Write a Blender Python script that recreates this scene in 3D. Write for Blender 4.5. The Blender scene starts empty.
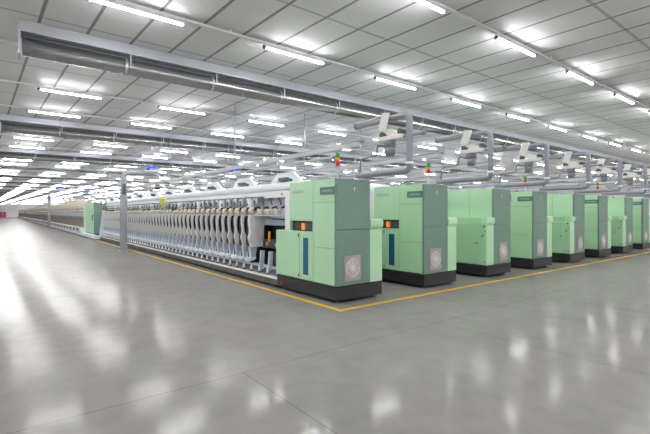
import bpy, bmesh, math, random
from mathutils import Vector, Matrix
random.seed(7)
SC = bpy.context.scene
COL = SC.collection
PI = math.pi
EYE = 1.65          # camera height
F = 417.0           # focal length in pixels (frame 650 x 434)
SN, CS = 0.6147, 0.7887   # camera heading in the floor plan

# ------------------------------------------------------------------ materials
def mat(name, col, rough=0.5, metal=0.0, spec=0.5, emit=None, estr=0.0, coat=0.0, bump=None, vary=None, alpha=None):
    m = bpy.data.materials.new(name); m.use_nodes = True
    nt = m.node_tree; b = nt.nodes['Principled BSDF']
    b.inputs['Base Color'].default_value = (*col, 1)
    b.inputs['Roughness'].default_value = rough
    b.inputs['Metallic'].default_value = metal
    b.inputs['Specular IOR Level'].default_value = spec
    b.inputs['Coat Weight'].default_value = coat
    if emit:
        b.inputs['Emission Color'].default_value = (*emit, 1)
        b.inputs['Emission Strength'].default_value = estr
    if vary:
        sc_, amt = vary
        tc = nt.nodes.new('ShaderNodeTexCoord'); n = nt.nodes.new('ShaderNodeTexNoise')
        n.inputs['Scale'].default_value = sc_; n.inputs['Detail'].default_value = 4
        r = nt.nodes.new('ShaderNodeMapRange')
        r.inputs[1].default_value = 0.3; r.inputs[2].default_value = 0.7
        r.inputs[3].default_value = 1 - amt; r.inputs[4].default_value = 1 + amt
        mx = nt.nodes.new('ShaderNodeVectorMath'); mx.operation = 'SCALE'
        mx.inputs[0].default_value = col
        nt.links.new(tc.outputs['Object'], n.inputs['Vector'])
        nt.links.new(n.outputs['Fac'], r.inputs[0])
        nt.links.new(r.outputs[0], mx.inputs['Scale'])
        nt.links.new(mx.outputs[0], b.inputs['Base Color'])
    return m

M = {}
M['green'] = mat('pale_green_paint', (0.49, 0.765, 0.49), 0.38, vary=(1.5, 0.02))
M['green_deep'] = mat('mid_and_shaded_green', (0.42, 0.67, 0.42), 0.4, vary=(1.5, 0.02))  # mid green; also paints in the shade on the side cabinet's outer face
M['dark_green'] = mat('dark_green_paint', (0.17, 0.275, 0.218), 0.4, vary=(1.5, 0.03))
M['plate'] = mat('plaque_green', (0.105, 0.22, 0.165), 0.4)
M['plate_text'] = mat('plaque_lettering', (0.32, 0.47, 0.4), 0.5)
M['plinth'] = mat('plinth_black', (0.022, 0.024, 0.028), 0.45)
M['black'] = mat('black_plastic', (0.02, 0.02, 0.022), 0.45)
M['seam'] = mat('panel_gap', (0.05, 0.09, 0.06), 0.7)
M['grey_panel'] = mat('unit_panel_grey', (0.74, 0.74, 0.73), 0.5, vary=(3, 0.03))
M['bluewhite'] = mat('pale_blue_paint', (0.77, 0.83, 0.90), 0.4, vary=(3, 0.04))
M['blue'] = mat('light_blue_paint', (0.52, 0.60, 0.72), 0.4)
M['white'] = mat('white_paint', (0.88, 0.88, 0.88), 0.4)
M['offwhite'] = mat('off_white_plastic', (0.74, 0.73, 0.70), 0.45)
M['pipe'] = mat('grey_pipe', (0.28, 0.28, 0.33), 0.45)
M['steel'] = mat('galvanised_steel', (0.5, 0.51, 0.54), 0.38, 0.75, vary=(2, 0.06))
M['shiny'] = mat('spiral_duct_steel', (0.42, 0.43, 0.43), 0.2, 0.9, vary=(2.5, 0.05))
M['beam'] = mat('galvanised_sheet', (0.50, 0.52, 0.56), 0.4, 0.3, vary=(0.8, 0.05))
M['post'] = mat('post_grey', (0.33, 0.34, 0.37), 0.4, 0.2)
M['rail_grey'] = mat('rail_light_grey', (0.46, 0.46, 0.46), 0.45)
M['motor'] = mat('motor_grey', (0.22, 0.23, 0.25), 0.4)
M['cream'] = mat('cream_yarn', (0.76, 0.68, 0.55), 0.85, vary=(30, 0.06))
M['roving'] = mat('roving_cream', (0.70, 0.62, 0.50), 0.9, vary=(6, 0.08))
M['core'] = mat('cone_core', (0.35, 0.24, 0.16), 0.7)
M['base_rail'] = mat('rail_grey_green', (0.085, 0.105, 0.10), 0.5)
M['mesh'] = mat('fan_mesh', (0.44, 0.36, 0.345), 0.6)
M['mesh_light'] = mat('fan_disc', (0.74, 0.70, 0.67), 0.55)
M['red'] = mat('red_plastic', (0.62, 0.03, 0.03), 0.35)
M['amber'] = mat('amber_plastic', (0.85, 0.35, 0.03), 0.35)
M['lens_green'] = mat('green_plastic', (0.03, 0.35, 0.06), 0.35)
M['orange'] = mat('orange_screen', (0.9, 0.2, 0.02), 0.4, emit=(1, 0.25, 0.03), estr=0.35)
M['screen'] = mat('dark_screen', (0.10, 0.09, 0.13), 0.25)
M['window'] = mat('blue_window', (0.02, 0.13, 0.26), 0.12)
M['signblue'] = mat('sign_blue', (0.03, 0.10, 0.60), 0.4)
M['pink'] = mat('pink_plastic', (0.70, 0.06, 0.25), 0.5)
M['yellow_green'] = mat('yellow_green', (0.62, 0.68, 0.10), 0.6)
M['brown'] = mat('brown_cardboard', (0.35, 0.17, 0.10), 0.7)
M['dark_grey'] = mat('dark_grey_metal', (0.10, 0.10, 0.11), 0.5)
M['drafting'] = mat('drafting_zone', (0.24, 0.19, 0.18), 0.55, vary=(4, 0.25))
M['spindle'] = mat('ring_rail', (0.16, 0.16, 0.16), 0.5, vary=(4, 0.2))
M['yellow'] = mat('yellow_floor_paint', (0.80, 0.48, 0.015), 0.5, vary=(5, 0.1))
M['wall'] = mat('wall_paint', (0.8, 0.8, 0.8), 0.6, vary=(0.3, 0.03))
M['tube'] = mat('lit_tube', (0.9, 0.9, 0.9), 0.4, emit=(0.97, 0.98, 1.0), estr=48.0)
M['tube_edge'] = mat('lit_tube_edge', (0.9, 0.9, 0.9), 0.4, emit=(0.97, 0.98, 1.0), estr=4.5)
M['housing'] = mat('lamp_housing', (0.78, 0.78, 0.78), 0.4)

def floor_material():
    m = bpy.data.materials.new('polished_concrete'); m.use_nodes = True
    nt = m.node_tree; N = nt.nodes; L = nt.links; b = N['Principled BSDF']
    tc = N.new('ShaderNodeTexCoord')
    sep = N.new('ShaderNodeSeparateXYZ'); L.new(tc.outputs['Object'], sep.inputs[0])
    n1 = N.new('ShaderNodeTexNoise'); n1.inputs['Scale'].default_value = 0.55; n1.inputs['Detail'].default_value = 6
    n2 = N.new('ShaderNodeTexNoise'); n2.inputs['Scale'].default_value = 3.5; n2.inputs['Detail'].default_value = 6
    L.new(tc.outputs['Object'], n1.inputs['Vector']); L.new(tc.outputs['Object'], n2.inputs['Vector'])
    add = N.new('ShaderNodeMath'); add.operation = 'ADD'
    L.new(n1.outputs['Fac'], add.inputs[0]); L.new(n2.outputs['Fac'], add.inputs[1])
    ramp = N.new('ShaderNodeValToRGB')
    ramp.color_ramp.elements[0].position = 0.32; ramp.color_ramp.elements[0].color = (0.245, 0.234, 0.213, 1)
    ramp.color_ramp.elements[1].position = 0.68; ramp.color_ramp.elements[1].color = (0.305, 0.292, 0.268, 1)
    hlf = N.new('ShaderNodeMath'); hlf.operation = 'MULTIPLY'; hlf.inputs[1].default_value = 0.5
    L.new(add.outputs[0], hlf.inputs[0]); L.new(hlf.outputs[0], ramp.inputs[0])
    # saw-cut joints
    def line(sock, period, offset, width):
        a = N.new('ShaderNodeMath'); a.operation = 'ADD'; a.inputs[1].default_value = -offset + period * 100 + period / 2
        mo = N.new('ShaderNodeMath'); mo.operation = 'MODULO'; mo.inputs[1].default_value = period
        s = N.new('ShaderNodeMath'); s.operation = 'SUBTRACT'; s.inputs[1].default_value = period / 2
        ab = N.new('ShaderNodeMath'); ab.operation = 'ABSOLUTE'
        lt = N.new('ShaderNodeMath'); lt.operation = 'LESS_THAN'; lt.inputs[1].default_value = width / 2
        L.new(sock, a.inputs[0]); L.new(a.outputs[0], mo.inputs[0]); L.new(mo.outputs[0], s.inputs[0])
        L.new(s.outputs[0], ab.inputs[0]); L.new(ab.outputs[0], lt.inputs[0]); return lt.outputs[0]
    lx0 = line(sep.outputs['X'], 3.22, 1.98, 0.011)
    near = N.new('ShaderNodeMath'); near.operation = 'LESS_THAN'; near.inputs[1].default_value = 3.91; L.new(sep.outputs['Y'], near.inputs[0])
    lm = N.new('ShaderNodeMath'); lm.operation = 'MULTIPLY'; L.new(lx0, lm.inputs[0]); L.new(near.outputs[0], lm.inputs[1]); lx = lm.outputs[0]; ly = line(sep.outputs['Y'], 5.74, 3.91, 0.011)
    mxl = N.new('ShaderNodeMath'); mxl.operation = 'MAXIMUM'; L.new(lx, mxl.inputs[0]); L.new(ly, mxl.inputs[1])
    mix = N.new('ShaderNodeMix'); mix.data_type = 'RGBA'
    sc = N.new('ShaderNodeMath'); sc.operation = 'MULTIPLY'; sc.inputs[1].default_value = 0.55
    L.new(mxl.outputs[0], sc.inputs[0]); L.new(sc.outputs[0], mix.inputs['Factor'])
    L.new(ramp.outputs[0], mix.inputs['A']); mix.inputs['B'].default_value = (0.09, 0.085, 0.075, 1)
    L.new(mix.outputs['Result'], b.inputs['Base Color'])
    rr = N.new('ShaderNodeMapRange'); rr.inputs[1].default_value = 0.35; rr.inputs[2].default_value = 0.65
    rr.inputs[3].default_value = 0.11; rr.inputs[4].default_value = 0.19
    L.new(n1.outputs['Fac'], rr.inputs[0])
    # worn sealer: a thin, weakly reflecting film over matt concrete
    b.inputs['Roughness'].default_value = 0.7; b.inputs['Specular IOR Level'].default_value = 0.0
    gl = N.new('ShaderNodeBsdfGlossy'); gl.inputs['Color'].default_value = (1, 0.985, 0.96, 1); L.new(rr.outputs[0], gl.inputs['Roughness'])
    fz = N.new('ShaderNodeFresnel'); fz.inputs['IOR'].default_value = 1.4
    fm_ = N.new('ShaderNodeMapRange'); fm_.inputs[1].default_value = 0.02; fm_.inputs[2].default_value = 0.75
    fm_.inputs[3].default_value = 0.026; fm_.inputs[4].default_value = 0.32
    L.new(fz.outputs[0], fm_.inputs[0])
    ms = N.new('ShaderNodeMixShader'); L.new(fm_.outputs[0], ms.inputs[0]); L.new(b.outputs[0], ms.inputs[1]); L.new(gl.outputs[0], ms.inputs[2])
    L.new(ms.outputs[0], N['Material Output'].inputs['Surface'])
    # slight unevenness of the ground surface
    n3 = N.new('ShaderNodeTexNoise'); n3.inputs['Scale'].default_value = 2.2; n3.inputs['Detail'].default_value = 2
    L.new(tc.outputs['Object'], n3.inputs['Vector'])
    bp = N.new('ShaderNodeBump'); bp.inputs['Strength'].default_value = 0.04; bp.inputs['Distance'].default_value = 0.02
    L.new(n3.outputs['Fac'], bp.inputs['Height']); L.new(bp.outputs[0], gl.inputs['Normal'])
    return m

def ceiling_material():
    m = bpy.data.materials.new('ceiling_panels'); m.use_nodes = True
    nt = m.node_tree; N = nt.nodes; L = nt.links; b = N['Principled BSDF']
    tc = N.new('ShaderNodeTexCoord')
    sep = N.new('ShaderNodeSeparateXYZ'); L.new(tc.outputs['Object'], sep.inputs[0])
    def line(sock, period, offset, width):
        a = N.new('ShaderNodeMath'); a.operation = 'ADD'; a.inputs[1].default_value = -offset + period * 200 + period / 2
        mo = N.new('ShaderNodeMath'); mo.operation = 'MODULO'; mo.inputs[1].default_value = period
        s = N.new('ShaderNodeMath'); s.operation = 'SUBTRACT'; s.inputs[1].default_value = period / 2
        ab = N.new('ShaderNodeMath'); ab.operation = 'ABSOLUTE'
        lt = N.new('ShaderNodeMath'); lt.operation = 'LESS_THAN'; lt.inputs[1].default_value = width / 2
        L.new(sock, a.inputs[0]); L.new(a.outputs[0], mo.inputs[0]); L.new(mo.outputs[0], s.inputs[0])
        L.new(s.outputs[0], ab.inputs[0]); L.new(ab.outputs[0], lt.inputs[0]); return lt.outputs[0]
    sk = N.new('ShaderNodeMath'); sk.operation = 'MULTIPLY_ADD'; sk.inputs[1].default_value = 0.0366
    L.new(sep.outputs['Y'], sk.inputs[0]); L.new(sep.outputs['X'], sk.inputs[2])
    lx = line(sk.outputs[0], 0.7175, 0.11, 0.05)
    ly = line(sep.outputs['Y'], 2.86, 2.52, 0.05)
    n = N.new('ShaderNodeTexNoise'); n.inputs['Scale'].default_value = 0.4; n.inputs['Detail'].default_value = 3
    L.new(tc.outputs['Object'], n.inputs['Vector'])
    ramp = N.new('ShaderNodeValToRGB')
    ramp.color_ramp.elements[0].position = 0.3; ramp.color_ramp.elements[0].color = (0.72, 0.72, 0.725, 1)
    ramp.color_ramp.elements[1].position = 0.7; ramp.color_ramp.elements[1].color = (0.77, 0.77, 0.775, 1)
    L.new(n.outputs['Fac'], ramp.inputs[0])
    mx = N.new('ShaderNodeMix'); mx.data_type = 'RGBA'
    L.new(ly, mx.inputs['Factor']); L.new(ramp.outputs[0], mx.inputs['A']); mx.inputs['B'].default_value = (0.46, 0.46, 0.465, 1)
    my = N.new('ShaderNodeMix'); my.data_type = 'RGBA'
    L.new(lx, my.inputs['Factor']); L.new(mx.outputs['Result'], my.inputs['A']); my.inputs['B'].default_value = (0.27, 0.27, 0.28, 1)
    L.new(my.outputs['Result'], b.inputs['Base Color'])
    b.inputs['Roughness'].default_value = 0.75
    return m
M['floor'] = floor_material(); M['ceiling'] = ceiling_material()

# ------------------------------------------------------------------ mesh builder
class MB:
    """Collects shapes; build() links them as ONE mesh object."""
    def __init__(s): s.bm = bmesh.new(); s.mi = 0
    def _faces(s, vs, faces, smooth=False):
        bv = [s.bm.verts.new(v) for v in vs]
        out = []
        for f in faces:
            try:
                fc = s.bm.faces.new([bv[i] for i in f]); fc.material_index = s.mi; fc.smooth = smooth; out.append(fc)
            except ValueError: pass
        return bv, out
    def box(s, x0, x1, y0, y1, z0, z1, bev=0.0):
        vs = [(x, y, z) for x in (x0, x1) for y in (y0, y1) for z in (z0, z1)]
        bv, fs = s._faces(vs, [(0,1,3,2),(4,6,7,5),(0,4,5,1),(2,3,7,6),(0,2,6,4),(1,5,7,3)])
        if bev > 0:
            es = {e for f in fs for e in f.edges}
            r = bmesh.ops.bevel(s.bm, geom=list(es), offset=bev, segments=2, affect='EDGES', profile=0.5)
            for f in r['faces']: f.material_index = s.mi; f.smooth = True
        return s
    def prism(s, pts, axis, a, b, bev=0.0):
        """pts: outline in the two other axes; extruded along axis from a to b."""
        def P(p, t):
            if axis == 'x': return (t, p[0], p[1])
            if axis == 'y': return (p[0], t, p[1])
            return (p[0], p[1], t)
        n = len(pts)
        vs = [P(p, a) for p in pts] + [P(p, b) for p in pts]
        fs = [tuple(range(n))[::-1], tuple(range(n, 2*n))] + [(i, (i+1) % n, n+(i+1) % n, n+i) for i in range(n)]
        bv, ff = s._faces(vs, fs)
        if bev > 0:
            es = {e for f in ff for e in f.edges}
            bmesh.ops.bevel(s.bm, geom=list(es), offset=bev, segments=2, affect='EDGES', profile=0.5)
        return s
    def tube(s, pts, r, seg=12, caps=True, radii=None):
        pts = [Vector(p) for p in pts]; n = len(pts)
        rings = []
        up = None
        for i, p in enumerate(pts):
            if i == 0: t = pts[1]-pts[0]
            elif i == n-1: t = pts[-1]-pts[-2]
            else: t = (pts[i+1]-p).normalized() + (p-pts[i-1]).normalized()
            t.normalize()
            if up is None:
                up = Vector((0,0,1)) if abs(t.z) < 0.9 else Vector((1,0,0))
            u = t.cross(up)
            if u.length < 1e-4:
                u = t.cross(Vector((1,0,0)))
            u.normalize(); w = u.cross(t).normalized(); up = w
            rr = radii[i] if radii else r
            rings.append([s.bm.verts.new(p + rr*(math.cos(2*PI*k/seg)*u + math.sin(2*PI*k/seg)*w)) for k in range(seg)])
        for a, b in zip(rings, rings[1:]):
            for k in range(seg):
                f = s.bm.faces.new((a[k], a[(k+1) % seg], b[(k+1) % seg], b[k])); f.smooth = True; f.material_index = s.mi
        if caps:
            f = s.bm.faces.new(rings[0][::-1]); f.material_index = s.mi
            f = s.bm.faces.new(rings[-1]); f.material_index = s.mi
        return s
    def led(s, x0, x1, y, z, r, seg, lit, body, soft):
        rings = [[s.bm.verts.new((x, y + r*math.sin(2*PI*k/seg), z - r*math.cos(2*PI*k/seg))) for k in range(seg)] for x in (x0, x1)]
        for k in range(seg):
            f = s.bm.faces.new((rings[0][k], rings[0][(k+1) % seg], rings[1][(k+1) % seg], rings[1][k])); f.smooth = seg > 5
            c_ = -math.cos(2*PI*(k+.5)/seg); f.material_index = lit if c_ < -0.1 else (soft if c_ < 0.36 else body)
        for g in (rings[0][::-1], rings[1]):
            f = s.bm.faces.new(g); f.material_index = body
        return s
    def lathe(s, c, axis, prof, seg=20):
        c = Vector(c)
        A = {'x': (Vector((1,0,0)), Vector((0,1,0)), Vector((0,0,1))), 'y': (Vector((0,1,0)), Vector((0,0,1)), Vector((1,0,0))), 'z': (Vector((0,0,1)), Vector((1,0,0)), Vector((0,1,0)))}[axis]
        rings = []
        for h, r in prof:
            rings.append([s.bm.verts.new(c + A[0]*h + max(r, 1e-4)*(math.cos(2*PI*k/seg)*A[1] + math.sin(2*PI*k/seg)*A[2])) for k in range(seg)])
        for a, b in zip(rings, rings[1:]):
            for k in range(seg):
                f = s.bm.faces.new((a[k], a[(k+1) % seg], b[(k+1) % seg], b[k])); f.smooth = True; f.material_index = s.mi
        f = s.bm.faces.new(rings[0][::-1]); f.material_index = s.mi
        f = s.bm.faces.new(rings[-1]); f.material_index = s.mi
        return s
    def build(s, name, mats, parent=None, mirror=None):
        if mirror is not None:
            for v in s.bm.verts: v.co.x = mirror - v.co.x
        bmesh.ops.recalc_face_normals(s.bm, faces=s.bm.faces)
        me = bpy.data.meshes.new(name); s.bm.to_mesh(me); s.bm.free()
        for m in (mats if isinstance(mats, (list, tuple)) else [mats]):
            me.materials.append(m if not isinstance(m, str) else M[m])
        o = bpy.data.objects.new(name, me); COL.objects.link(o)
        if parent is not None: o.parent = parent
        return o

def bend(pts, r, seg=5):
    """round the inner corners of a polyline"""
    P = [Vector(p) for p in pts]; out = [P[0]]
    for a, b, c in zip(P, P[1:], P[2:]):
        u = (a-b).normalized(); v = (c-b).normalized()
        for k in range(seg+1):
            t = k/seg
            out.append((b+u*r)*(1-t)**2 + b*2*t*(1-t) + (b+v*r)*t*t)
    out.append(P[-1]); return out

def tag(o, label=None, cat=None, group=None, kind=None):
    if label: o['label'] = label
    if cat: o['category'] = cat
    if group: o['group'] = group
    if kind: o['kind'] = kind
    return o
def empty(name, loc=(0,0,0)):
    o = bpy.data.objects.new(name, None); o.empty_display_size = 0.2
    COL.objects.link(o); o.location = loc; return o
def copy_tree(o, parent=None):
    c = o.copy(); COL.objects.link(c)
    if parent is not None: c.parent = parent
    for ch in list(o.children): copy_tree(ch, c)
    return c
ORD = ['first','second','third','fourth','fifth','sixth','seventh','eighth','ninth','tenth','eleventh','twelfth','thirteenth','fourteenth','fifteenth','sixteenth','seventeenth','eighteenth','nineteenth','twentieth']
def ordn(i):
    if i < 20: return ORD[i]
    tens = {2:'twenty',3:'thirty',4:'forty',5:'fifty',6:'sixty',7:'seventy',8:'eighty'}; ten = {2:'twentieth',3:'thirtieth',4:'fortieth',5:'fiftieth',6:'sixtieth',7:'seventieth'}
    n = i+1; a, b = divmod(n, 10)
    return ten[a] if b == 0 else tens[a]+'-'+ORD[b-1]
def project(x, y, z):
    d = x*SN + y*CS; r = x*CS - y*SN
    if d <= 0.05: return None
    return (325 + F*r/d, 212.7 - F*(z-EYE)/d, d)

# ------------------------------------------------------------------ the setting
X0, X1, Y0, Y1, HC = -13.0, 62.0, -14.0, 182.0, 4.85
def struct(name, mb, m): return tag(mb.build(name, m), kind='structure')
struct('floor', MB().box(X0, X1, Y0, Y1, -0.2, 0.0), 'floor')
struct('ceiling', MB().box(X0, X1, Y0, Y1, HC, HC+0.2), 'ceiling')
struct('wall_back', MB().box(X0-.2, X1+.2, Y1, Y1+.2, -.2, HC+.2), 'wall')
struct('wall_front', MB().box(X0-.2, X1+.2, Y0-.2, Y0, -.2, HC+.2), 'wall')
struct('wall_left', MB().box(X0-.2, X0, Y0, Y1, -.2, HC+.2), 'wall')
struct('wall_right', MB().box(X1, X1+.2, Y0, Y1, -.2, HC+.2), 'wall')
# painted safety line: along the long side and along the row of machine heads
yl = MB()
yl.box(4.48, 4.58, 5.34, 31.0, 0.0, 0.003); yl.box(4.58, 58.0, 5.34, 5.44, 0.0, 0.003)
struct('trim_1', yl, 'yellow')

# ------------------------------------------------------------------ lamps
PX, PY = 2.87, 2.86
rows = range(-6, 62)
def lamp_row(y):
    x = (1.22 - .0385*y) % PX - 5*PX; out = []
    while x < 60.0:
        if x > X0+.5: out.append(x)
        x += PX
    return out
def lamp_y(r): return 3.9 + PY*r
LZ = 4.73
def lamp_meshes():
    h = MB().box(0.0, 1.41, -0.018, 0.018, 0.0, 0.035, 0.005).build('housing', 'housing')
    t = MB().led(.05, 1.38, 0, -.022, .023, 12, 0, 1, 2).build('tube', ['tube', 'housing', 'tube_edge'])
    e = MB().box(-0.012, 0.05, -0.026, 0.026, -0.05, 0.0, 0.005).build('end_cap', 'dark_grey')
    e2 = MB().box(1.38, 1.41, -0.022, 0.022, -0.04, 0.0, 0.005).build('end_cap', 'housing')
    return h, t, e, e2
def far_lamp(mb, x, y, z, seg=6):
    mb.mi = 0; mb.box(x, x+1.41, y-.018, y+.018, z, z+.035)
    mb.led(x+.04, x+1.38, y, z-.022, .023, seg, 1, 0, 2)
cand = []; offs = []
for r in rows:
    y = lamp_y(r)
    if y > Y1-2: continue
    vis = []
    for x in lamp_row(y):
        ps = [project(x+q, y, LZ-.03) for q in (0.0, 0.5, 1.0, 1.5)]
        inside = any(p and 0 <= p[0] <= 650 and 0 <= p[1] <= 434 for p in ps)
        if inside: vis.append((x, y, r, ps[1][2] if ps[1] else ps[3][2]))
        else: offs.append((x, y))
    for i, (x, yy, rr, d) in enumerate(vis):
        a, b = project(x, yy, LZ) or project(x+1.0, yy, LZ), project(x+1.5, yy, LZ)
        cand.append((d, x, yy, rr, i))
cand.sort()
NEAR = cand[:300]; REST = cand[300:]
def row_phrase(r):
    if r == 0: return 'in the ceiling row nearest the camera'
    if r == 1: return 'in the row just in front of the first duct'
    j, k = divmod(r+1, 3)
    return 'in the %s row behind the %s duct' % (ORD[k], ORD[j-1])
proto_parts = lamp_meshes()
fm = MB(); far_lamp(fm, 0, 0, 0, 8)
far_proto = fm.build('hanging_tube_lamp', ['housing', 'tube', 'tube_edge'])
first_near = True; first_far = True
for n, (d, x, y, r, i) in enumerate(NEAR):
    lab = 'lit tube lamp, %s from left %s' % (ordn(i), row_phrase(r))
    if n < 110:
        root = empty('hanging_tube_lamp', (x, y, LZ))
        for p in proto_parts:
            c = p if first_near else p.copy()
            if not first_near: COL.objects.link(c)
            c.parent = root
        first_near = False
    else:
        root = far_proto if first_far else far_proto.copy()
        if not first_far: COL.objects.link(root)
        first_far = False
        root.location = (x, y, LZ)
    tag(root, lab, 'lamp', 'tube lamps on the ceiling')
mb = MB()
for (d, x, y, r, i) in REST: far_lamp(mb, x, y, LZ, 6)
for (x, y) in offs:  # unseen lamps outside the view, added to light the near floor
    if y > 40 and not (0 < x < 20): continue
    far_lamp(mb, x, y, LZ, 6)
tag(mb.build('hanging_tube_lamp', ['housing', 'tube', 'tube_edge']), 'distant rows of lit tube lamps down the hall, with unseen rows added for light', 'lamp', kind='stuff')
# cable trunking above every row of lamps
k = 2
for r in rows:
    y = lamp_y(r)
    if y > 110 or y < 0: continue
    b = MB().box(-0.5, 60, y-.025, y+.025, LZ+.036, LZ+.075)
    x = 0.3
    while x < (60 if r < 10 else 1):
        b.box(x-.015, x+.015, y-.015, y+.015, LZ+.07, HC); x += PX
    struct('trim_%d' % k, b, 'housing'); k += 1

# ------------------------------------------------------------------ air ducts under the ceiling
duct_proto = None; far_duct = None
NDUCT = 19
for j in range(NDUCT):
    y = 8.5 + 8.56*j
    if y > Y1-4: break
    lab = ['silver air duct nearest the camera, its open end showing at top left', 'second silver air duct under the ceiling, behind the nearest one', 'third silver air duct under the ceiling counting from the camera'] 
    label = lab[j] if j < 3 else '%s silver air duct under the ceiling counting from the camera' % ordn(j)
    if duct_proto is None:
        root = empty('hanging_air_duct', (0, y, HC-.006))
        x0 = 0.27; x1 = 61.5
        b = MB(); b.box(x0, x1, 0.0, 0.36, -0.19, 0.0); b.box(x0, x1, -0.02, 0.0, -0.195, -0.18)
        b.build('sheet_housing', 'beam', root)
        MB().tube([(x0+.02,.16,-.395),(x1,.16,-.395)], .15, 24).build('round_pipe', 'shiny', root)
        MB().box(x0, x1, 0.17, 0.19, -0.25, -0.19).build('rear_flange', 'dark_grey', root)
        MB().box(x0-.03, x0, -0.01, 0.37, -0.56, 0.0).build('end_plate', 'steel', root)
        x = 1.9; n = 0
        while x < 40:
            MB().lathe((x, .16, -.395), 'x', [(-.03,.15), (-.03,.154), (.02,.154), (.02,.15)], 24).build('joint_band', 'steel', root)
            MB().box(x+.05, x+.065, -.004, .006, -.40, -.19).build('strap', 'white', root)
            x += 1.72; n += 1
        duct_proto = root
        root_first = root
    elif j < 3:
        root = copy_tree(duct_proto); root.location = (-.03*(y-8.5), y, HC-.006)
    else:
        root = empty('hanging_air_duct', (-.03*(y-8.5), y, HC-.006))
        if far_duct is None:
            far_duct = (MB().box(.27, 61.5, 0, .36, -.16, 0).build('sheet_housing', 'beam', root),
                        MB().tube([(.29,.16,-.225),(61.5,.16,-.225)], .06, 12).build('round_pipe', 'shiny', root))
        else:
            for ch in far_duct:
                c = ch.copy(); COL.objects.link(c); c.parent = root
    tag(root, label, 'duct', 'air ducts across the ceiling')

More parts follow.
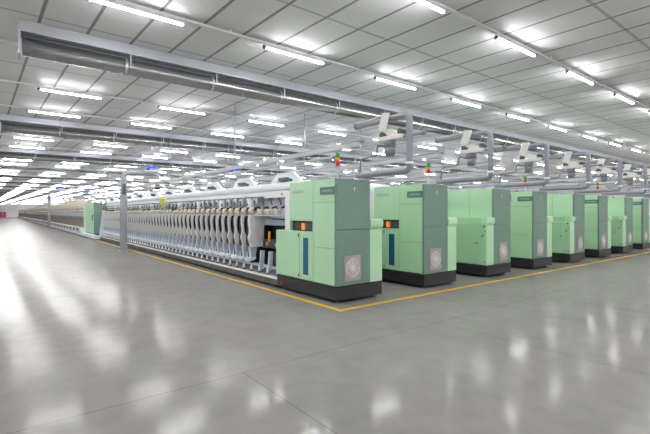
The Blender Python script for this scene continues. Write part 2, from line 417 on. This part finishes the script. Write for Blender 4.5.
# ------------------------------------------------------------------ machine heads
W, TALL, PLAN_D = 1.17, 2.27, 1.53
FRONT_Y = 5.78
def head(root, flip):
    mr = W if flip else None
    def B(mb, name, m, parent=root): return mb.build(name, m, parent, mr)
    g = 0.006
    # plinth on feet
    p = MB().box(.012, W, .012, 2.04, .06, .30); p.box(.0, W-.02, .0, .0+.012, .06, .30)
    B(p, 'plinth', 'plinth')
    for fx, fy in ((.10,.10),(W-.10,.09),(W-.10,1.9),(.10,1.9)):
        B(MB().lathe((fx, fy, 0), 'z', [(0,.03),(.012,.03),(.014,.012),(.07,.012)], 10), 'foot', 'steel')
    # cabinet core
    B(MB().box(.095, .83, .03, PLAN_D-.005, .32, TALL-.014), 'cabinet_body', 'seam')
    # dark front panels
    B(MB().box(.0, .84, .0, .05, .315, 1.332, .006), 'front_panel', 'dark_green')
    B(MB().box(.0, .84, .0, .05, 1.338, TALL, .006), 'front_panel', 'dark_green')
    # fan grille: frame, mesh, round fan disc
    gx0, gx1, gz0, gz1 = .20, .585, .40, .855
    f = MB().box(gx0, gx1, -.008, .0, gz0, gz1, .003)
    gr = B(f, 'fan_grille', 'mesh')
    cx, cz = (gx0+gx1)/2, (gz0+gz1)/2
    d = MB()
    for rad in (.045, .085, .125, .165):
        ring = [(cx+rad*math.cos(a*PI/12), -.011, cz+rad*math.sin(a*PI/12)) for a in range(25)]
        d.tube(ring, .008, 5)
    for a in range(4):
        d.tube([(cx-.165*math.cos(a*PI/4), -.011, cz-.165*math.sin(a*PI/4)), (cx+.165*math.cos(a*PI/4), -.011, cz+.165*math.sin(a*PI/4))], .005, 5)
    d.lathe((cx, -.014, cz), 'y', [(0,.06),(.008,.06)], 20)
    B(d, 'fan_guard', 'mesh_light', gr)
    fr = MB()
    for a in ((gx0-.008,gx1+.008,gz0-.008,gz0+.006),(gx0-.008,gx1+.008,gz1-.006,gz1+.008)): fr.box(a[0],a[1],-.012,.0,a[2],a[3])
    for a in ((gx0-.008,gx0+.006),(gx1-.006,gx1+.008)): fr.box(a[0],a[1],-.012,.0,gz0,gz1)
    B(fr, 'grille_frame', 'mesh', gr)
    # small white mark near the top of the front
    k = MB()
    k.prism([(.437,2.05),(.447,2.05),(.447,2.095),(.462,2.125),(.452,2.125),(.442,2.108),(.432,2.125),(.422,2.125),(.437,2.095)], 'y', -.003, .0)
    B(k, 'white_mark', 'white')
    # flush side: three narrow panels by the front, one tall cover at the rear
    x0 = -.0
    for z0, z1 in ((.32,.990),(.996,1.838),(1.844,TALL)):
        B(MB().box(x0, .03, .053, .695, z0, z1, .005), 'side_panel', 'green')
    B(MB().box(x0, .03, .703, PLAN_D, 1.485, TALL, .008), 'upper_cover', 'green')
    B(MB().box(.0, .84, .05, PLAN_D, TALL-.012, TALL, .004), 'roof_panel', 'green')
    B(MB().box(.02, .84, PLAN_D, PLAN_D+.015, .32, TALL-.01), 'rear_panel', 'green')
    # other side of the tall body
    for y0, y1 in ((.053,.695),(.703,PLAN_D)):
        B(MB().box(.83, .845, y0, y1, 1.0, TALL, .004), 'side_panel', 'green')
    # nameplate wrapped up to the corner
    n = B(MB().box(-.014, .0, .0, .47, 1.985, 2.125, .005), 'nameplate', 'plate')
    B(MB().box(-.02, .02, -.004, .012, 1.955, 2.15, .004), 'nameplate_bracket', 'plate', n)
    t = MB()
    y = .10
    for wd in (.030,.022,.034,.020,.030,.026,.022,.030):
        t.box(-.0165, -.014, y, y+wd, 2.035, 2.075); y += wd+.012
    B(t, 'nameplate_lettering', 'plate_text', n)
    s = B(MB().box(-.006, .0, 1.03, 1.42, 2.045, 2.105, .002), 'brand_plate', 'steel')
    t = MB(); y = 1.07
    for wd in (.03,.04,.025,.035,.03,.04,.03):
        t.box(-.008, -.006, y, y+wd, 2.06, 2.09); y += wd+.012
    B(t, 'brand_plate_lettering', 'green_deep', s)
    # operator panel in its recess
    r = B(MB().box(.07, .09, .72, 1.50, 1.29, 1.485), 'operator_panel', 'black')
    B(MB().box(.06, .075, .78, 1.02, 1.315, 1.43, .004), 'display', 'screen', r)
    B(MB().box(.055, .075, 1.045, 1.10, 1.305, 1.44, .004), 'key_column', 'amber', r)
    B(MB().box(.052, .075, 1.10, 1.17, 1.305, 1.44, .004), 'touch_screen', 'orange', r)
    B(MB().box(.06, .075, 1.22, 1.40, 1.315, 1.43, .004), 'display', 'screen', r)
    B(MB().box(.0, .07, .703, .72, 1.285, 1.485), 'recess_cheek', 'green'); B(MB().box(.0, .07, 1.50, PLAN_D, 1.285, 1.485), 'recess_cheek', 'green')
    # low cabinet with window and door
    lo = B(MB().box(-.005, .80, .703, 2.05, .32, 1.28, .008), 'low_cabinet', 'green')
    dr = B(MB().box(-.016, -.004, 1.14, 2.04, .335, 1.265, .004), 'door', 'green')
    B(MB().box(-.03, -.016, 1.16, 1.175, 1.16, 1.23, .004), 'handle', 'black', dr); B(MB().box(-.03, -.016, 1.16, 1.175, .37, .42, .004), 'latch', 'black', dr)
    wn = B(MB().box(-.012, -.004, .80, 1.08, .38, 1.20, .004), 'window_frame', 'green')
    B(MB().box(-.015, -.011, .845, 1.02, .425, 1.155, .002), 'window_pane', 'window', wn)
    # side cabinet with rounded lid
    sc = B(MB().box(.842, W, .0, 1.45, .315, 1.332, .006), 'side_cabinet', 'green')
    B(MB().box(.842, W, .0, 1.45, 1.338, 1.37, .004), 'side_cabinet_top', 'green')
    pr = [(-.015,1.365),(-.03,1.39),(-.03,1.49),(-.018,1.52),(.02,1.535),(.16,1.535),(.16,1.375)]
    B(MB().prism([(a, b) for a, b in pr], 'x', .835, W+.006, .008), 'lid', 'green')
    B(MB().box(.85, W-.01, .16, 1.45, 1.37, 1.525, .01), 'side_cabinet_hood', 'green_deep')
    sd = B(MB().box(W-.002, W+.010, .22, 1.43, .34, 1.325, .004), 'side_door', 'green_deep')  # darker green puts the shade of this face into the colour
    B(MB().box(W+.01, W+.028, .25, .31, .86, .885, .004), 'door_handle', 'black', sd)
    B(MB().box(W-.002, W+.006, .02, .212, .34, 1.325, .004), 'lock_strip', 'green_deep')  # same painted-in shade as the door beside it
    for y, z, r in ((.07,1.30,.022),(.04,1.17,.016),(.12,1.05,.02),(.09,1.09,.014),(.05,.40,.018)):
        B(MB().lathe((W+.006, y, z), 'x', [(0,r),(.012,r),(.016,r*.7)], 12), 'lock', 'black')
    for z in (.62,1.0):
        B(MB().lathe((W-.04, -.004, z), 'y', [(0,.008),(.006,.008)], 8), 'screw', 'dark_grey')
    # small fittings on the roof
    B(MB().lathe((.25, .62, TALL), 'z', [(0,.08),(.03,.08),(.045,.05),(.06,.05)], 16), 'roof_vent', 'motor')

def stack_light(root, x, y, colors=('red','amber','lens_green'), z0=TALL):
    s = MB().lathe((x, y, z0), 'z', [(0,.05),(.03,.05),(.035,.013),(.27,.013)], 12).build('signal_tower', 'steel', root)
    z = z0+.27
    hs = {'red': .10, 'amber': .055, 'lens_green': .08}
    for c in colors:
        h = hs[c]
        MB().lathe((x, y, z), 'z', [(0,.038),(.004,.043),(h-.004,.043),(h,.038)], 14).build('lens', c, s)['label'] = {'red':'red lens','amber':'amber lens','lens_green':'green lens'}[c]
        z += h
    MB().lathe((x, y, z), 'z', [(0,.034),(.012,.034),(.02,.02)], 14).build('cap', 'dark_grey', s)

UNIT_N, UNIT_P, UNIT_Y0 = 48, .393, 9.3 - FRONT_Y
# upper superstructure of a winding section (local machine coordinates)
def superstructure(root, y_end, full):
    # bed and inner body
    MB().box(.38, .98, UNIT_Y0 if full else 2.05, y_end, .28, 1.50).build('machine_bed', 'black', root)
    MB().box(.02, .30, 1.545, 1.74, 1.29, 2.12, .008).build('side_strip', 'white', root)
    MB().box(.30, .40, 1.80, 3.1, 2.0, 2.15, .006).build('end_fascia', 'white', root)
    MB().lathe((.30, 2.3, 2.08), 'x', [(0,.025),(-.006,.025)], 12).build('fascia_hole', 'black', root)
    MB().box(.30, .90, 1.545, 1.95, 1.30, 2.18, .01).build('transition_box', 'bluewhite', root)
    MB().box(.90, 1.12, 1.545, y_end, 1.30, 2.12, .01).build('rear_duct', 'white', root)
    MB().box(.36, .44, (2.05 if not full else UNIT_Y0), y_end, 1.50, 1.56).build('package_rail', 'bluewhite', root)
    MB().box(.70, .82, 1.95, y_end, 1.50, 1.98).build('back_panel', 'bluewhite', root)
    # long white suction tube
    MB().tube([(.52, 1.56, 2.27), (.52, y_end, 2.27)], .095, 16).build('suction_tube', 'white', root)
    MB().box(.40, .46, 1.95, y_end, 2.06, 2.15).build('fascia', 'white', root)
    MB().box(.44, .86, 1.95, y_end, 2.10, 2.17).build('top_frame', 'blue', root)
    # arched brackets standing over the tube
    y = 1.62 if full else 5.92; n = 0
    while y < y_end-1.2 and n < 30:
        a = MB()
        a.prism([(y,2.16),(y+.55,2.54),(y+.65,2.60),(y+1.30,2.60),(y+1.40,2.54),(y+1.95,2.16),(y+1.55,2.16),(y+1.28,2.45),(y+.67,2.45),(y+.40,2.16)], 'x', .56, .64)
        a.build('arched_bracket', 'bluewhite', root)
        MB().box(.48, .66, y+.80, y+1.15, 2.40, 2.48, .01).build('bracket_plate', 'dark_grey', root)
        y += 2.15; n += 1
    if not full:
        MB().box(.0, .12, 2.05, y_end, .06, .24).build('base_rail', 'base_rail', root)

machines = []
labels = [
 'nearest green machine, at the corner of the yellow line, grey winding units trailing behind it',
 'second green machine of the row, counting from the yellow corner, dark plaque and orange screen',
 'third green machine of the row, rounded side cabinet facing left, beside the second one',
 'fourth green machine from the yellow corner, tall pale side with a dark plaque',
 'fifth green machine from the yellow corner, locks dotted on its low side cabinet',
 'sixth green machine from the yellow corner, plaque right at its dark front',
 'seventh green machine of the row, side cabinet with locks, second from the right edge',
 'farthest green machine of the row, cut by the right edge of the photo']
kinds = [0,0,1,0,1,0,1,0]
BX = [4.76 + 2.455*i for i in range(8)]
Y_END = UNIT_Y0 + UNIT_N*UNIT_P + .4
proto = {}
for i, (bx, kd) in enumerate(zip(BX, kinds)):
    if kd in proto and i > 1:
        root = copy_tree(proto[kd]); root.location = (bx, FRONT_Y, 0)
    else:
        root = empty('winding_machine', (bx, FRONT_Y, 0))
        head(root, bool(kd))
        superstructure(root, Y_END, i == 0)
        if i > 0: proto[kd] = root
    tag(root, labels[i], 'machine', 'green winding machines in a row')
    machines.append(root)
stack_light(machines[0], .30, .32)
stack_light(machines[1], .55, .32)
stack_light(machines[3], .16, .32, ('red','lens_green'))
stack_light(machines[5], .80, .32)
stack_light(machines[6], .10, .50, ('amber','lens_green'))
stack_light(machines[7], .80, .32, ('red',))

# red knob and black pocket on the plinth of the nearest head
m1 = machines[0]
MB().box(-.004, .014, 1.42, 1.72, .13, .19, .004).build('plinth_pocket', 'black', m1)
MB().lathe((.012, 1.84, .15), 'x', [(0,.034),(-.02,.034),(-.03,.02)], 14).build('stop_button', 'red', m1)

# ------------------------------------------------------------------ winding units of the nearest machine
fx = .09   # front of the units
def side_outline(wide_top=False):
    fr = [(.05,1.60),(.012,1.56),(.0,1.46),(.012,1.34),(.03,1.22),(.028,1.12),(-.004,1.04),(.006,.98),(.04,.90),(.06,.80)]
    if wide_top:
        bk = [(.40,.80),(.40,1.33),(.64,1.36),(.64,1.60)]
    else:
        bk = [(.30,.80),(.30,.96),(.16,1.03),(.098,1.14),(.075,1.26),(.065,1.42),(.09,1.54),(.16,1.60)]
    return [(fx+a, b) for a, b in fr+bk]
uy = UNIT_Y0
u = MB().box(fx+.12, fx+.46, .06, .36, .82, 1.57); u.box(fx+.16, fx+.30, .05, .34, .55, .82); u.box(fx+.12, fx+.28, .08, .26, .405, .60)
unit = u.build('winding_unit', 'black', m1); unit.location = (0, uy, 0)
sp = MB().prism(side_outline(), 'y', .0, .055, .004).build('side_shell', 'grey_panel', unit)
mg = MB().prism([(fx+.05,.80),(fx+.26,.80),(fx+.22,.62),(fx+.19,.46),(fx+.10,.46),(fx+.08,.60)], 'y', .02, .13, .006)
mg.build('bobbin_magazine', 'blue', unit)
MB().prism([(fx+.02,.50),(fx+.20,.55),(fx+.22,.50),(fx+.03,.43)], 'y', .0, .28, .004).build('tray', 'bluewhite', unit)
MB().lathe((fx+.10, .27, .50), 'z', [(0,.03),(.02,.03),(.03,.015),(.16,.012)], 8).build('peg', 'white', unit)
ar = MB().tube(bend([(.50,.10,1.62),(.40,.02,1.80),(.24,-.06,1.76)], .05), .022, 6); ar.box(.22, .27, -.09, -.035, 1.70, 1.79)
ar.build('cradle_arm', 'black', unit)
sl = MB().tube([(.46,.52,2.08),(.36,.22,1.95),(.26,.0,1.84)], .02, 6); sl.tube([(.46,.34,2.06),(.40,.24,2.0),(.34,.14,1.90)], .014, 6); sl.build('yarn_guide', 'dark_grey', unit)
MB().box(.36, .40, .10, .28, 1.86, 2.02, .006).build('guide_block', 'bluewhite', unit)
units = [unit]
for k in range(1, UNIT_N):
    c = copy_tree(unit, m1); c.location = (0, uy + UNIT_P*k, 0); units.append(c)
# full end panel on the unit nearest the head
MB().prism(side_outline(True), 'y', uy-.06, uy-.005, .006).build('end_panel', 'grey_panel', m1)
# open section between the head and the first unit
MB().box(.72, .95, 2.06, uy-.07, .30, 1.50).build('open_section', 'black', m1)
MB().box(.50, .72, 2.06, uy-.07, 1.34, 1.48, .01).build('cross_rail', 'blue', m1)
MB().box(.45, .72, 2.06, uy-.07, .78, .98, .01).build('drive_unit', 'dark_grey', m1)
MB().box(.35, .60, 2.2, 2.75, .42, .70, .01).build('gear_case', 'dark_grey', m1)
for q in range(3):
    MB().lathe((.445, 2.35+.42*q, .88), 'x', [(0,.05),(-.03,.05),(-.04,.03)], 12).build('drive_knob', 'steel', m1)
for q in range(10):
    MB().box(.30, .40, uy+.30+q*UNIT_P*4.5, uy+.48+q*UNIT_P*4.5, 1.78, 2.0, .006).build('support_block', 'white', m1)
for q0, q1 in ((8.0,9.6),(10.6,12.2),(13.0,14.4)):
    MB().box(.68, .70, q0, q1, 1.62, 1.94).build('rear_cover', 'green_deep', m1)
for k in range(3):
    yy = 2.28 + k*.40
    MB().prism([(.20,.74),(.30,.74),(.28,.30),(.16,.26),(.18,.45)], 'y', yy, yy+.06, .005).build('bobbin_arm', 'blue', m1)
    MB().lathe((.34, yy+.25, .95), 'z', [(0,.03),(.25,.03)], 8).build('yarn_guide_post', ['steel','amber','steel'][k], m1)
    a2 = MB().tube(bend([(.50,yy+.10,1.62),(.40,yy+.02,1.80),(.24,yy-.06,1.76)], .05), .022, 6); a2.build('cradle_arm', 'black', m1)
    MB().tube([(.46,yy+.52,2.08),(.36,yy+.22,1.95),(.26,yy,1.84)], .02, 6).build('yarn_guide', 'dark_grey', m1)
MB().box(.20, .60, 2.06, uy-.07, 1.575, 1.595).build('package_shelf', 'bluewhite', m1)
# base rail with white lip, running the length of the machine
MB().box(.02, .30, 2.05, Y_END, .06, .20, .006).build('base_rail', 'base_rail', m1)
MB().box(.01, .34, 2.05, Y_END, .20, .235, .006).build('conveyor_lip', 'post', m1)
MB().box(.004, .014, 2.05, Y_END, .19, .245, .002).build('lip_edge', 'white', m1)
MB().box(.24, .34, 2.05, Y_END, .34, .40, .006).build('transport_rail', 'blue', m1)
for k in range(12):
    MB().box(.012, .022, 2.6+1.6*k, 2.66+1.6*k, .09, .15, .002).build('rail_marker', 'red', m1)
for k in range(12):
    MB().box(.10, .26, 2.3+1.6*k, 2.42+1.6*k, .0, .06).build('foot', 'black', m1)
# end stand and far end box
MB().prism([(.0,.06),(.55,.06),(.46,1.30),(.48,1.80),(.20,1.80)], 'y', Y_END-.06, Y_END+.10, .01).build('end_stand', 'bluewhite', m1)

# yarn cones resting on the units; bobbins standing on the conveyor
cone0 = None
for k in range(UNIT_N+3):
    yy = FRONT_Y + (uy + UNIT_P*(k-3)) + .10
    if cone0 is None:
        root = empty('yarn_cone')
        MB().lathe((0,0,0), 'y', [(-.10,.05),(-.09,.086),(.04,.082),(.07,.06),(.08,.03)], 16).build('yarn', 'cream', root)
        MB().lathe((0,0,0), 'y', [(-.104,.022),(.085,.018)], 10).build('core', 'core', root)
        cone0 = root
    else: root = copy_tree(cone0)
    root.location = (BX[0]+.235, yy, 1.692)
    root.rotation_euler = (0, 0, random.uniform(-.12,.12))
    sc = random.choice([1,1,1,.9,1.05,.8]) if k > 2 else .78; root.scale = (sc, 1, sc)
    root.location.z = 1.60 + .092*sc
    tag(root, 'cream yarn cone on the long winding machine, %s from its green head' % ordn(k), 'yarn cone', 'yarn cones along the winding units')
bob0 = None
for k in range(UNIT_N+3):
    yy = FRONT_Y + (uy + UNIT_P*(k-3)) + .22
    if bob0 is None:
        root = empty('bobbin')
        MB().lathe((0,0,0), 'z', [(0,.026),(.02,.026),(.03,.03),(.10,.03),(.15,.012),(.17,.012)], 10).build('yarn', 'white', root)
        MB().lathe((0,0,0), 'z', [(.0,.038),(.03,.038)], 10).build('disc', 'black', root)
        bob0 = root
    else: root = copy_tree(bob0)
    root.location = (BX[0]+.075, yy, .238)
    tag(root, 'small white bobbin on the conveyor lip, %s from the green head' % ordn(k), 'bobbin', 'bobbins on the conveyor of the winding machine')

# yellow-green bundle and brown box lying on the long machine
b = MB(); random.seed(3); b.tube([(0,0,.02),(0,.05,.2),(0,-.03,.42)], .05, 8)
for q in range(22):
    p = (random.uniform(-.02,.02), random.uniform(-.18,.18), random.uniform(.05,.42))
    b.lathe(p, random.choice('xyz'), [(-.05,.01),(-.03,.05),(.03,.05),(.05,.01)], 8)
o = b.build('yarn_bundle', 'yellow_green'); o.location = (BX[0]+.15, 16.4, 1.80)
tag(o, 'yellow-green bundle lying on the yarn cones of the long machine', 'bundle')
o = MB().box(-.15, .15, -.12, .12, 0, .20, .01); o.box(-.152,.152,-.03,.03,.18,.202)
o = o.build('cardboard_box', 'brown'); o.location = (BX[0]+.35, FRONT_Y+Y_END+.02, 1.802)
tag(o, 'brown box on the far end of the winding units, by the distant green cabinet', 'box')

# ------------------------------------------------------------------ overhead rails and travelling cleaners
rail0 = None; cl0 = None
def make_cleaner():
    root = empty('travelling_cleaner')
    X = 0.0
    path = bend([(X, 1.28, 1.63), (X, 0, 1.63), (X, 0, .70), (X, 1.30, .70)], .10)
    MB().tube(path, .055, 14).build('suction_pipe', 'pipe', root)
    MB().tube([(X,1.27,1.63),(X,1.31,1.63)], .062, 14).build('pipe_cap', 'motor', root)
    MB().lathe((X,.0,.80), 'z', [(0,.062),(.04,.062)], 14).build('clamp', 'white', root)
    pl = MB().prism([(.36,1.71),(.54,1.73),(.64,1.46),(.60,1.42),(.46,1.42)], 'x', X-.09, X-.075, .003); pl.build('bracket_plate', 'offwhite', root)
    pb = MB().prism([(.40,1.44),(.60,1.44),(.36,1.26),(.20,1.26),(.20,1.34)], 'x', X-.05, X+.05, .006); pb.build('bracket_arm', 'offwhite', root)
    MB().box(X-.09, X+.09, .12, .66, 1.24, 1.32, .01).build('carriage', 'offwhite', root)
    mt = MB().lathe((X,.44,1.0), 'z', [(-.02,.07),(.0,.085),(.14,.095),(.145,.105),(.24,.105),(.25,.08)], 18).build('motor_housing', 'motor', root)
    MB().lathe((X,.44,1.02), 'z', [(0,.0885),(.10,.0955)], 18).build('motor_band', 'pipe', mt)
    MB().tube([(X,.62,1.28),(X,-.30,1.28)], .022, 8).build('arm', 'pipe', root)
    MB().lathe((X,-.30,1.28), 'y', [(-.04,.03),(.02,.045),(.05,.03)], 10).build('knob', 'motor', root)
    h = MB().tube(bend([(X,.56,1.16),(X-.02,.72,1.20),(X-.02,.74,1.02),(X-.02,1.15,1.0),(X-.02,1.18,.72)], .05), .018, 8)
    h.build('hose', 'motor', root)
    MB().tube([(X-.03,.5,1.72),(X-.03,.9,1.68),(X-.03,1.28,1.68)], .012, 6).build('cable', 'offwhite', root)
    for q in (.16, .58):
        MB().lathe((X,q,1.36), 'x', [(-.07,.05),(.07,.05)], 12).build('wheel', 'dark_grey', root)
    return root
for i in range(10):
    x = 5.33 + 2.455*i
    # rail hung from the ceiling
    if rail0 is None:
        root = empty('overhead_rail', (x, 4.9, 0))
        L = 95.0
        MB().box(-.035, .035, .9, L, 2.90, 2.98).build('rail', 'rail_grey', root)
        MB().tube([(.18,.95,3.02),(.18,L,3.02)], .03, 8).build('conduit', 'pipe', root)
        MB().tube([(-.25,1.4,2.72),(-.25,L,2.72)], .03, 8).build('air_pipe', 'rail_grey', root)
        y = 6.15; n = 0
        while y < L and n < 16:
            h = MB().tube([(0,y,2.98),(0,y,HC)], .014, 6); h.box(-.27,.20,y-.02,y+.02,2.74,2.78)
            h.tube([(-.25,y,2.76),(-.25,y,3.0)], .01, 5); h.tube([(.18,y,2.76),(.18,y,3.0)], .01, 5)
            h.build('hanger', 'steel', root); y += 5.72; n += 1
        rail0 = root
    else:
        root = copy_tree(rail0); root.location = (x, 4.9, 0)
    side = ['over the nearest green machine'] + ['over the %s green machine' % ORD[q] for q in range(1, 8)] + ['beyond the last green machine', 'two bays beyond the last green machine']
    tag(root, 'long white overhead rail on hangers ' + side[i], 'rail', 'overhead rails along the machines')
    if i < 8:
        if cl0 is None: root = make_cleaner(); cl0 = root
        else: root = copy_tree(cl0)
        root.location = (x, 4.57, EYE)
        tag(root, 'grey looped suction pipe and motor of the travelling cleaner ' + side[i], 'travelling cleaner', 'travelling cleaners over the machine row')

# ------------------------------------------------------------------ posts on the aisle side
def post(x, y, h, label, reach):
    root = empty('support_post', (x, y, 0))
    MB().box(-.13, .13, -.09, .09, .0, h-.12, .015).build('shaft', 'post', root)
    MB().box(-.18, .18, -.14, .14, .0, .02, .004).build('foot_plate', 'steel', root)
    MB().box(-.07, .07, -.098, -.088, h-.95, h-.5, .002).build('dark_plate', 'dark_grey', root)
    a = MB().tube(bend([(0,0,h-.25),(0,0,h),(reach,-.4,h+.02)], .22), .11, 12); a.build('arm', 'post', root)
    tag(root, label, 'post', 'grey posts along the aisle')
post(4.20, 19.5, 3.38, 'tall grey post beside the yellow line, in front of the winding units', 1.15)
post(4.0, 51.5, 3.9, 'thin distant grey post in front of the cream topped frame', 1.3)
# blue signs under the rails
def sign(x, y, z, label):
    root = empty('blue_sign', (x, y, z))
    MB().lathe((0,0,0), 'z', [(-.08,.06),(-.07,.22),(-.03,.32),(.0,.32)], 24).build('dish', 'white', root)
    MB().lathe((0,0,0), 'z', [(0,.25),(.08,.25),(.17,.19),(.20,.04)], 24).build('dome', 'signblue', root)
    t = MB()
    for q in range(4): t.box(-.14+.08*q, -.09+.08*q, -.262, -.22, .03, .07)
    t.build('dome_mark', 'bluewhite', root)
    MB().tube([(0,0,.19),(0,0,HC-z)], .012, 6).build('hanging_rod', 'steel', root)
    tag(root, label, 'sign', 'hanging blue signs')
sign(5.02, 18.2, 3.40, 'blue domed sign hanging just right of the tall grey post')
sign(8.16, 17.0, 3.40, 'blue domed sign hanging above the middle of the winding units')
sign(3.05, 31.5, 3.15, 'far blue domed sign hanging left of the tall grey post')
sign(6.3, 44.3, 3.50, 'farthest small blue sign, hanging between post and far cabinet')

hb = empty('hanging_box', (5.33, 18.6, 2.65))
MB().box(-.07, .07, -.09, .09, 0, .19, .02).build('case', 'black', hb)
MB().tube([(0,0,.18),(0,0,.248)], .012, 6).build('hook', 'steel', hb)
tag(hb, 'small black box hanging from the overhead rail, right of the tall grey post', 'box')

# ------------------------------------------------------------------ ring spinning frame beyond the winder
rf = empty('ring_spinning_frame', (4.45, 30.1, 0))
LF = 140.0
hd = MB().box(.30, .62, .0, 3.3, .30, 2.28, .01).build('head_cabinet', 'green', rf)
MB().box(.28, 1.05, -.03, .0, .30, 2.28, .005).build('cabinet_front', 'dark_green', rf)
MB().box(.62, 1.05, .0, 3.3, .30, 2.27).build('cabinet_body', 'green_deep', rf)
MB().box(.26, .31, 3.35, 4.0, .45, 2.10, .01).build('cabinet_wing', 'green', rf)
MB().box(.27, .30, .55, .75, 1.15, 1.42, .005).build('handle', 'black', rf)
MB().box(.25, .30, .35, .5, 1.4, 1.5, .005).build('lock', 'black', rf)
MB().box(.32, 1.02, .1, 3.2, .06, .30).build('plinth', 'black', rf)
MB().box(.02, .30, -2.0, LF, .06, .26, .006).build('base_rail', 'bluewhite', rf)
MB().box(.0, .34, 3.5, LF, .26, .58, .006).build('lower_panel', 'offwhite', rf)
for k in range(70):
    y = 4.4 + 1.9*k
    if y > LF-1.5: break
    MB().box(-.006, .02, y, y+1.1, .34, .52).build('panel_opening', 'dark_grey', rf)
MB().box(.36, 1.2, 4.0, LF, .05, .95).build('spindle_zone', 'drafting', rf)
MB().box(.30, 1.2, 4.0, LF, .95, 1.10).build('ring_rail', 'red', rf) if False else MB().box(.33, 1.2, 4.0, LF, .95, 1.03).build('ring_rail', 'core', rf)
MB().box(.34, 1.2, 4.0, LF, 1.03, 1.35).build('drafting_zone', 'spindle', rf)
MB().prism([(.36,1.35),(.50,1.72),(.60,1.78),(1.1,1.78),(1.2,1.35)], 'y', 4.0, LF).build('yarn_board', 'spindle', rf)
MB().tube([(.42,4.0,2.62),(.42,LF,2.62)], .03, 8).build('creel_rail', 'offwhite', rf)
MB().tube([(.80,4.0,2.62),(.80,LF,2.62)], .03, 8).build('creel_rail', 'offwhite', rf)
for k in range(24):
    y = 4.2 + k*5.7
    if y > LF: break
    MB().box(.58, .66, y, y+.08, 1.7, 2.65).build('creel_post', 'steel', rf)
for y in (LF-.3, LF-48.0):
    MB().box(.1, .5, y, y+.9, 1.785, 1.89, .01).build('drive_box', 'black', rf)
tag(rf, 'long spinning frame with cream creel and green end cabinet beyond the winding units', 'spinning frame')
b = MB()
y = 4.2
while y < LF:
    for xx in (.42, .80):
        b.lathe((xx, y, 0), 'z', [(1.90,.05),(1.97,.105),(2.42,.105),(2.49,.05),(2.58,.012)], 8)
    y += .26
o = b.build('roving_bobbin', 'roving'); o.location = (4.45, 30.1, 0)
tag(o, 'cream curtain of roving bobbins hanging in the far spinning frame', 'roving bobbin', kind='stuff')

# pink crates at the far end of the aisle
for q, (x, h) in enumerate(((0.25, 1.9), (1.15, 1.9))):
    root = empty('crate', (x, 172+q*.6, 0))
    MB().box(-.4, .4, -.4, .4, .12, h, .02).build('bin', 'pink', root)
    MB().box(-.43, .43, -.43, .43, h-.12, h+.02, .01).build('rim', 'pink', root)
    for fx_ in (-.3,.3):
        for fy_ in (-.3,.3):
            MB().lathe((fx_,fy_,0), 'z', [(0,.05),(.12,.05)], 8).build('foot', 'black', root)
    tag(root, ['pink bin at the far left end of the aisle, at the photo edge', 'pink bin at the far end of the aisle, right of another'][q], 'bin', 'pink bins at the far end')

# ------------------------------------------------------------------ world, camera, view
w = bpy.data.worlds.new('world'); SC.world = w; w.use_nodes = True
w.node_tree.nodes['Background'].inputs[0].default_value = (0.8, 0.85, 0.9, 1)
w.node_tree.nodes['Background'].inputs[1].default_value = 0.05
cam = bpy.data.cameras.new('camera'); co = bpy.data.objects.new('camera', cam); COL.objects.link(co)
co.location = (0, 0, EYE)
co.rotation_euler = (PI/2, 0, -math.atan2(SN, CS))
cam.sensor_width = 36; cam.lens = 36*F/650; cam.shift_y = -4.3/650
cam.clip_end = 500
SC.camera = co
SC.view_settings.view_transform = 'Standard'
SC.view_settings.look = 'None'
SC.view_settings.gamma = 1
SC.view_settings.use_curve_mapping = False
SC.view_settings.exposure = 1.3
SC.cycles.max_bounces = 8
